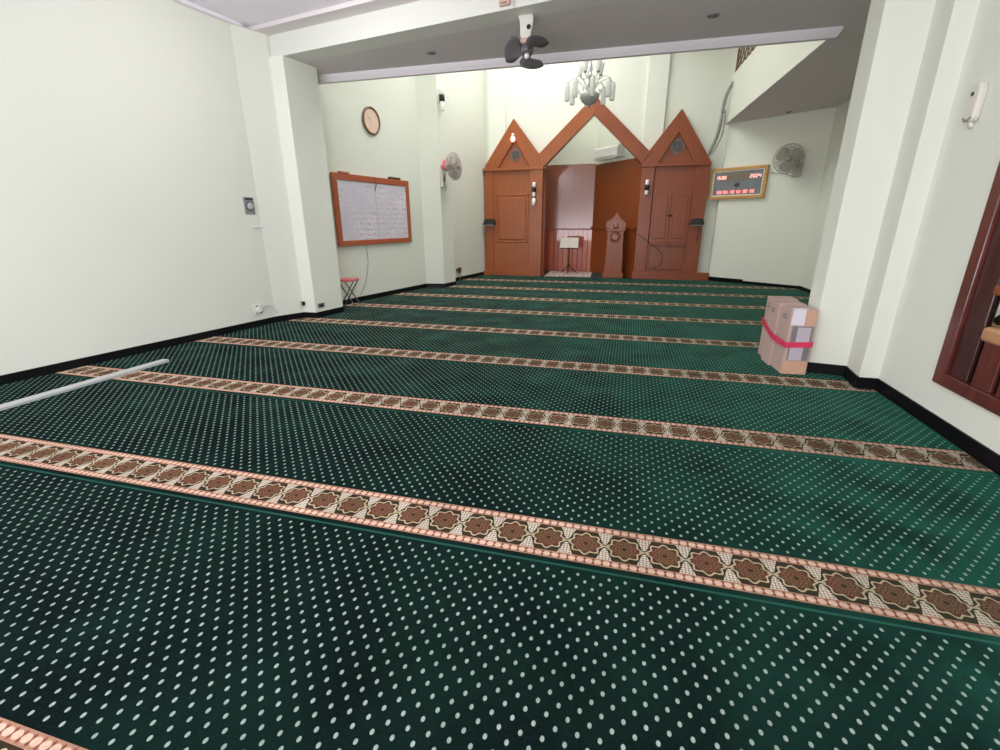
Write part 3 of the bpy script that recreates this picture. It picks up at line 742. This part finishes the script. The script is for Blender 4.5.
# ------------------------------------------------------------------ balcony lattice and cables
lat = MB()
LX = lambda y: 1.985 + (y - 6.43) * (1.783 - 1.985) / (11.55 - 6.43) + .05
for k in range(-5, 12):
    ya = 9.4 + k * .25
    for sg in (1, -1):
        y0_, z0_ = ya, 4.10
        y1_, z1_ = ya + sg * 1.2, 5.3
        def cl(y, y0_=y0_, z0_=z0_, sg=sg): return z0_ + (y - y0_) * sg
        lo, hi = sorted((y0_, y1_)); lo = max(lo, 9.5); hi = min(hi, 11.6)
        if hi - lo < .05: continue
        lat.tube([(LX(lo) + .008 * sg, lo, cl(lo)), (LX(hi) + .008 * sg, hi, cl(hi))], .011, 4)
lt = thing('lattice_screen', 'brown criss-cross lattice standing on the balcony parapet', 'lattice', (1.85, 10.5, 4.10))
o = lat.build('lattice', LATT, lt); o.location = (-1.85, -10.5, -4.10)
f = MB()
for za in (4.115, 5.30): f.tube([(LX(9.5), 9.5, za), (LX(11.6), 11.6, za)], .02, 6)
for ya in (9.5, 11.6): f.tube([(LX(ya), ya, 4.10), (LX(ya), ya, 5.32)], .02, 6)
o = f.build('frame', LATT, lt); o.location = (-1.85, -10.5, -4.10)

def smooth_path(P, n=8):
    P = [Vector(p) for p in P]; out = []
    for i in range(len(P) - 1):
        p0, p1, p2, p3 = P[max(i - 1, 0)], P[i], P[i + 1], P[min(i + 2, len(P) - 1)]
        for k in range(n):
            t_ = k / n
            out.append(.5 * ((2 * p1) + (p2 - p0) * t_ + (2 * p0 - 5 * p1 + 4 * p2 - p3) * t_ ** 2 + (-p0 + 3 * p1 - 3 * p2 + p3) * t_ ** 3))
    out.append(P[-1]); return out
tag(MB().tube(smooth_path([(1.50, 11.60, 2.63), (1.615, 11.56, 2.95), (1.665, 11.55, 3.28), (1.68, 11.54, 3.60), (1.725, 11.54, 3.80), (1.80, 11.50, 3.95)]), .034, 8).build('cable_bundle', CABLEG),
    'thick grey cable bundle running from balcony parapet to mihrab top', 'cable')
tag(MB().tube(smooth_path([(1.555, 11.58, 2.64), (1.64, 11.56, 2.78), (1.72, 11.55, 3.02), (1.735, 11.55, 3.25), (1.72, 11.55, 3.45)]), .013, 7).build('cable', CABLEG),
    'thin grey cable looping right of the thick cable bundle', 'cable')

# ------------------------------------------------------------------ left wall items
a2 = math.atan2(1.0, .1985); W2A = math.atan2(-4.408 + 4.035, -(8.929 - 7.05))
def onW2(y, z, off=0.):  # on the left wall beyond the column
    return (wl2(y) + off, y - off * .1985, z)
ang2 = math.atan2(1, .1985)     # local +x runs deeper along the wall, local -y points into the room
yc = (6.715 + 8.59) / 2
WBW, WBH = (8.59 - 6.715) / math.sin(ang2), 1.092
wb = thing('whiteboard', 'written whiteboard in a red-orange wooden frame on the left wall', 'whiteboard', onW2(yc, 1.48, .0), ang2)
fr = MB(); hw, hh, t_ = WBW / 2, WBH / 2, .095
fr.bx(-hw, hw, -.045, 0, hh - t_, hh).bx(-hw, hw, -.045, 0, -hh, -hh + t_ * .85).bx(-hw, -hw + t_, -.045, 0, -hh + t_ * .85, hh - t_).bx(hw - t_ * .9, hw, -.045, 0, -hh + t_ * .85, hh - t_)
fr.build('frame', REDORANGE, wb, bevel=.006)
MB().bx(-hw + .06, hw - .06, -.028, -.005, -hh + .06, hh - .06).build('board', WB, wb)
MB().tube([(.03, -.05, hh), (.035, -.052, hh - .12), (.0, -.04, hh - .22)], .008, 6).build('hanging_cord', GREYP, wb)
tag(MB().box((0, 0, 0), (.30, .05, .035), bev=.008).build('eraser', mat('dark_maroon_felt', (.10, .04, .035), .8, var=.1), loc=onW2(8.21, 2.045, .025)), 'dark eraser lying on top of the whiteboard frame', 'eraser').rotation_euler = (0, 0, ang2)
tag(MB().box((0, 0, 0), (.22, .05, .03), bev=.008).build('cloth_pad', mat('salmon_cloth', (.52, .22, .17), .8, var=.1), loc=onW2(6.98, 2.042, .025)), 'salmon pad lying on the near end of the whiteboard frame', 'pad').rotation_euler = (0, 0, ang2)

wc = thing('wall_clock', 'round wall clock with brown rim and blank beige face on the left wall', 'clock', onW2(7.73, 2.888, 0), ang2)
RX = Matrix.Rotation(PI / 2, 4, 'X')
MB().torus(.195, .019, Matrix.Translation((0, -.02, 0)) @ RX, 40, 10).build('rim', CLKRIM, wc)
MB().lathe([(.19, 0), (.19, .022)], RX, 40).build('face', CLKFACE, wc)
MB().box((-.035, -.03, .03), (.10, .005, .010), rot=Matrix.Rotation(.7, 3, 'Y')).build('hour_hand', PAGE, wc)
MB().box((-.03, -.033, -.055), (.13, .005, .007), rot=Matrix.Rotation(-1.1, 3, 'Y')).build('minute_hand', PAGE, wc)

tag(MB().tube(smooth_path([onW2(7.35, .925, .012), onW2(7.36, .64, .012), onW2(7.27, .34, .012), onW2(7.10, .12, .02)]), .006, 6).build('cord', mat('pale_grey_cord', (.36, .36, .33), .6, var=.05)), 'thin grey cord hanging on the wall under the whiteboard', 'cord')

# volume control, hook, socket on the near left wall
angL = math.atan2(1, .1664)
def onL(y, z, off=0.): return (wl(y) + off, y - off * .1664, z)
vc = thing('wall_dial', 'square grey wall plate with a round dial on the left wall', 'switch', onL(5.115, 1.498), angL)
MB().bx(-.07, .07, -.012, 0, -.10, .10, .005).build('plate', GREYP, vc)
MB().lathe([(.055, 0), (.055, .006), (.05, .008)], Matrix.Translation((0, -.012, -.005)) @ RX, 24).build('dial_ring', BLADE, vc)
MB().lathe([(.04, 0), (.04, .02), (.034, .03), (.022, .033)], Matrix.Translation((0, -.015, -.005)) @ RX, 24).build('dial', mat('light_grey_dial', (.45, .45, .44), .4), vc)
MB().bx(-.05, .05, -.016, -.010, .07, .088).build('dark_strip', BLACK, vc)
hk = thing('wall_peg', 'tiny white peg on the left wall below the grey dial plate', 'hook', onL(5.20, 1.245), angL)
MB().bx(-.09, .06, -.012, 0, -.012, .012, .003).build('strip', WHITEP, hk)
MB().tube([(.03, -.01, 0), (.03, -.04, -.005), (.03, -.045, .012)], .005, 6).build('peg', WHITEP, hk)
so = thing('wall_socket', 'white wall socket low on the near left wall', 'socket', onL(4.985, .225), angL)
MB().bx(-.055, .055, -.03, 0, -.06, .06, .008).build('plate', OFFW, so)
MB().lathe([(.04, 0), (.04, .018), (.032, .022)], Matrix.Translation((0, -.03, -.005)) @ RX, 18).build('plug', WHITEP, so)
MB().bx(-.03, -.012, -.037, -.028, .035, .05).bx(.02, .038, -.037, -.028, -.055, -.04).build('mark', BLACK, so)
MB().tube(smooth_path([(.03, -.04, .0), (.12, -.03, .03), (.24, -.02, -.02), (.30, -.014, -.10)]), .005, 6).build('cord', CABLEW, so)
cb = thing('wall_outlet', 'small outlet with a black plug on the left column, by the floor', 'socket', (-4.404, 5.655, .20), math.radians(62))
cb.location = (-4.41, 5.60, .20); cb.rotation_euler = (0, 0, math.atan2(.283, .06))
MB().bx(-.045, .045, -.012, 0, -.045, .045, .004).build('plate', OFFW, cb)
MB().bx(-.016, .02, -.045, -.01, -.02, .035, .005).build('plug', BLACK, cb)
MB().tube(smooth_path([(.0, -.035, -.01), (.05, -.05, -.07), (.11, -.07, -.11), (.14, -.09, -.19)]), .006, 6).build('cord', CABLEW, cb)
cs = thing('wall_outlet', 'small dark outlet on the hall side of the left column', 'socket', (-4.202, 5.735, .165), math.atan2(.529, .095))
MB().bx(-.06, .06, -.012, 0, -.032, .032, .004).build('plate', BLADE, cs)
MB().bx(-.03, .03, -.016, -.010, -.014, .014).build('face', BLACK, cs)
cv = thing('wall_outlet', 'brown outlet with hanging cord on the wall past the second left pillar', 'socket', (-3.752, 10.30, .25), math.atan2(1, .17))
MB().bx(-.11, .11, -.03, 0, -.03, .03, .006).build('plate', mat('brown_socket', (.17, .085, .06), .5, var=.1), cv)
MB().bx(-.03, .03, -.06, -.02, -.08, .05, .006).build('plug', mat('dark_brown_plug', (.10, .05, .04), .5, var=.1), cv)
MB().tube([(0, -.05, -.06), (.01, -.05, -.16), (-.02, -.04, -.26)], .007, 6).build('cord', FANGD, cv)

# folding stool
st = thing('folding_stool', 'small folding stool with a pink seat beside the left column', 'stool', (-4.275, 6.60, 0), math.radians(8))
MB().box((0, 0, .425), (.265, .26, .035), bev=.012).build('seat', SEAT, st)
for sy in (-.10, .10):
    MB().tube([(-.12, sy, .408), (.13, sy, .012)], .010, 8).build('leg', BLADE, st)
    MB().tube([(.12, sy * .86, .408), (-.13, sy * .86, .012)], .010, 8).build('leg', BLADE, st)
MB().tube([(-.132, -.10, .012), (-.132, .10, .012)], .010, 8).build('foot_bar', BLADE, st)
MB().tube([(.132, -.10, .012), (.132, .10, .012)], .010, 8).build('foot_bar', BLADE, st)
MB().tube([(0, -.10, .21), (0, .10, .21)], .006, 8).build('pivot', STEEL, st)

# white bar on the carpet
bar = thing('floor_bar', 'long white metal bar lying on the carpet along the left wall', 'bar', (-4.365, 2.05, .0), math.radians(-2.6))
sec = [(-.042, .0), (.042, .0), (.042, .022), (.030, .028), (-.030, .028), (-.042, .022)]
MB().prism(sec, lambda q: (q[0], -2.2, q[1] + .001), lambda q: (q[0], 1.31, q[1] + .001)).build('rail', ALU, bar, bevel=.003)
MB().bx(-.036, .036, 1.308, 1.318, .002, .026).build('end_cap', WHITEP, bar)

# ------------------------------------------------------------------ right wall: window and dispenser
wn = bpy.data.objects.new('window_1', None); COL.objects.link(wn); wn.location = (2.035, WY1, WZ0); wn['kind'] = 'structure'
def wp(mb, name, m, bevel=.004):
    o = mb.build(name, m, wn, bevel=bevel); o.location = (-2.035, -WY1, -WZ0); return o
fr = MB(); X0, X1 = 2.015, 2.075
fr.bx(X0, X1, WY1 - .09, WY1, WZ0, WZ1).bx(X0, X1, WY0, WY0 + .09, WZ0, WZ1).bx(X0, X1, WY0 + .09, WY1 - .09, WZ0, WZ0 + .08).bx(X0, X1, WY0 + .09, WY1 - .09, WZ1 - .08, WZ1)
wp(fr, 'window_frame', MAROON)
XP = 2.038
yb = WY1 - .09
for i, (z1_) in enumerate((1.30, .64, .64, .64, .64, .64)):     # upright boards with dark gaps between them
    wp(MB().bx(XP, XP + .025, yb - .165, yb - .012, WZ0 + .08, z1_), 'board', MAROON if i else MAROOND, .006); yb -= .20
wp(MB().bx(XP + .03, XP + .04, WY0 + .09, WY1 - .09, WZ0 + .08, .64), 'backing', DARKW, 0)
wp(MB().bx(XP + .03, XP + .04, WY1 - .255, WY1 - .09, .64, WZ1 - .08), 'backing', DARKW, 0)
wp(MB().bx(XP - .01, XP + .06, WY0 + .09, WY1 - .262, .63, .715), 'ledge', TAN, .02)
wp(MB().bx(XP - .01, XP + .03, WY0 + .09, WY1 - .25, .895, .95), 'rail', WOOD2, .01)
wp(MB().bx(XP, XP + .03, WY0 + .09, WY1 - .26, .95, WZ1 - .08), 'upper_panel', MAROON, .004)
wp(MB().bx(XP, XP + .03, WY1 - .255, WY1 - .10, 1.315, WZ1 - .08), 'upper_panel', MAROON, .004)
wp(MB().bx(XP + .012, XP + .018, WY0 + .09, WY1 - .255, .71, .90), 'pane', GLASSWIN, 0)
struct('wall_side_room', MB().bx(2.95, 3.05, 1.2, 4.4, -.03, 2.6).bx(2.3, 3.0, 1.2, 1.3, -.03, 2.6).bx(2.3, 3.0, 4.3, 4.4, -.03, 2.6).bx(2.3, 3.05, 1.2, 4.4, 2.6, 2.7).bx(2.3, 3.05, 1.2, 4.4, -.1, -.03), WALL)
vs = thing('vase', 'small dark vase behind the window glass on the right wall', 'vase', (2.155, 3.335, .715))
MB().lathe([(.022, 0), (.034, .012), (.036, .035), (.02, .055), (.016, .068), (.022, .075)]).build('vase_body', BLACK, vs)
MB().tube([(0, 0, .06), (.006, .006, .115)], .007, 6).build('stem', DARKW, vs)
wp(MB().bx(2.10, 2.29, WY0 + .01, WY1 - .01, .66, .714), 'sill', TAN)

dp = thing('wall_dispenser', 'white wall dispenser with a small black eye, high on the right wall', 'dispenser', (2.035, 3.90, 1.985), math.radians(-90))
MB().elev([(-.05, -.085), (-.03, -.105), (.03, -.105), (.05, -.085), (.055, .07), (.035, .115), (-.035, .115), (-.055, .07)], -.045, 0).build('body', OFFW, dp, bevel=.014)
MB().lathe([(.012, 0), (.012, .006)], Matrix.Translation((-.005, -.043, .055)) @ RX, 14).build('sensor', BLACK, dp)
MB().tube([(-.035, -.042, -.078), (-.012, -.049, -.094), (.018, -.049, -.094), (.038, -.042, -.078)], .007, 8).build('slot', GREYP, dp)
MB().tube([(.0, -.02, -.10), (.005, -.012, -.12), (.0, -.008, -.135)], .014, 8).build('nozzle', OFFW, dp)

# ------------------------------------------------------------------ tied cartons
def carton(loc, rz, w, d, h, label, front):
    t = thing('carton', label, 'box', loc, rz, 'tied cartons by the right column')
    MB().bx(0, w, 0, d, 0, h, .004).build('box_body', CARD, t)
    if front:
        MB().bx(.002, w - .002, -.004, .004, .0, .115).build('base_band', CARDO, t)
        MB().bx(w * .55, w - .002, -.004, .004, h - .13, h - .002).build('corner_band', CARDO, t)
        MB().bx(.012, w * .55, -.005, .004, h - .135, h - .002).build('shipping_label', LABEL, t)
        MB().bx(.03, w - .012, -.003, .003, .125, h - .145).build('printed_panel', PRINT, t)
        q = MB().bx(.072, w - .028, -.0045, .003, .29, h - .152); q.build('printed_picture', LILAC, t)
        MB().bx(.04, w - .06, -.0045, .003, .128, .27).build('printed_picture', LILAC, t)
        MB().bx(w * .12, w * .60, .002, .07, h - .002, h + .003).build('shipping_label', LABEL, t)
    MB().bx(.02, w - .02, .012, d - .012, h - .002, h + .002).build('lid_flaps', CARD, t)
    MB().box((w * .25, d * .5, h + .0025), (w * .45, .008, .002)).box((-.0015, d * .55, h - .09), (.002, .10, .012)).box((-.0015, d * .55, h - .065), (.002, .07, .012)).build('print', PRINT, t)
    return t
crx = math.radians(3)
carton((1.408, 4.452, 0), crx, .205, .225, .575, 'front tied carton with a white label, on its narrow side by the column', True)
carton((1.372, 4.69, 0), crx, .225, .225, .585, 'middle carton of the pink-taped stack by the right column', False)
carton((1.385, 4.93, 0), math.radians(-1), .215, .22, .590, 'rear carton of the pink-taped stack by the right column', False)
tp = MB()
loop = [(1.403, 4.446, .262), (1.616, 4.457, .272), (1.607, 4.90, .31), (1.61, 5.16, .34), (1.376, 5.158, .345), (1.364, 4.93, .325), (1.357, 4.69, .285), (1.403, 4.446, .262)]
tape = MB()
for zo, hgt in ((0, .026), (.02, .014), (-.017, .010)):
    prev = None
    for (x, y, z) in loop:
        cx, cy = 1.49, 4.8; d = Vector((x - cx, y - cy, 0)).normalized() * .006
        cur = [tape.b.verts.new(Vector((x, y, z + zo)) + d * (0 if q in (0, 3) else 1) + Vector((0, 0, hgt * (-.5 if q < 2 else .5)))) for q in range(4)]
        if prev:
            for q in range(4): tape.b.faces.new((prev[q], prev[(q + 1) % 4], cur[(q + 1) % 4], cur[q]))
        prev = cur
bmesh.ops.recalc_face_normals(tape.b, faces=tape.b.faces[:])
tag(tape.build('packing_tape', TAPE), 'band of pink packing tape wound around the three cartons', 'tape')

# ------------------------------------------------------------------ light
def area(name, loc, rot, sx, sy, power, col):
    l = bpy.data.lights.new(name, 'AREA'); l.shape = 'RECTANGLE'; l.size = sx; l.size_y = sy; l.energy = power; l.color = col
    o = bpy.data.objects.new(name, l); COL.objects.link(o); o.location = loc; o.rotation_euler = rot; return o
area('daylight_opening', (-1.8, -2.95, 1.6), (PI / 2, 0, 0), 6.6, 2.5, 95, (1., 1., .98))
area('near_ceiling_fill', (-1.2, 1.2, 3.49), (0, 0, 0), 2.4, 2.4, 70, (1., .98, 1.))  # unseen overhead fill, added to light the near walls evenly
area('ceiling_uplight_fill', (-1.8, -2.8, .6), (math.radians(135), 0, 0), 6., 1., 320, (.97, .93, 1.))  # added uplight that brightens the near ceiling and the soffit
area('skylight', (-1.9, 9.2, 5.85), (0, 0, 0), 3.0, 4.0, 235, (1., 1., .97))
area('niche_fill', (-1.2, 12.2, 4.05), (0, 0, 0), 1.2, .6, 13, (1., .97, .92))  # added fill that lifts the white wall inside the niche
l = bpy.data.lights.new('near_bulb', 'POINT'); l.energy = 42; l.shadow_soft_size = .12; l.color = (1., .95, 1.)
o = bpy.data.objects.new('near_bulb', l); COL.objects.link(o); o.location = (-3.0, 3.9, 3.12)
area('side_room_fill', (2.62, 2.6, 2.55), (0, 0, 0), .5, 1.2, 22, (1., 1., .97))  # added fill so the wall behind the window opening reads pale
w = bpy.data.worlds.new('world'); SC.world = w; w.use_nodes = True
w.node_tree.nodes['Background'].inputs[0].default_value = (.9, .95, 1, 1); w.node_tree.nodes['Background'].inputs[1].default_value = .6

SC.view_settings.view_transform = 'Standard'; SC.view_settings.look = 'None'
SC.view_settings.exposure = -.13; SC.view_settings.gamma = 1.; SC.view_settings.use_curve_mapping = False
SC.cycles.use_denoising = True
SC.cycles.max_bounces = 10; SC.cycles.diffuse_bounces = 6
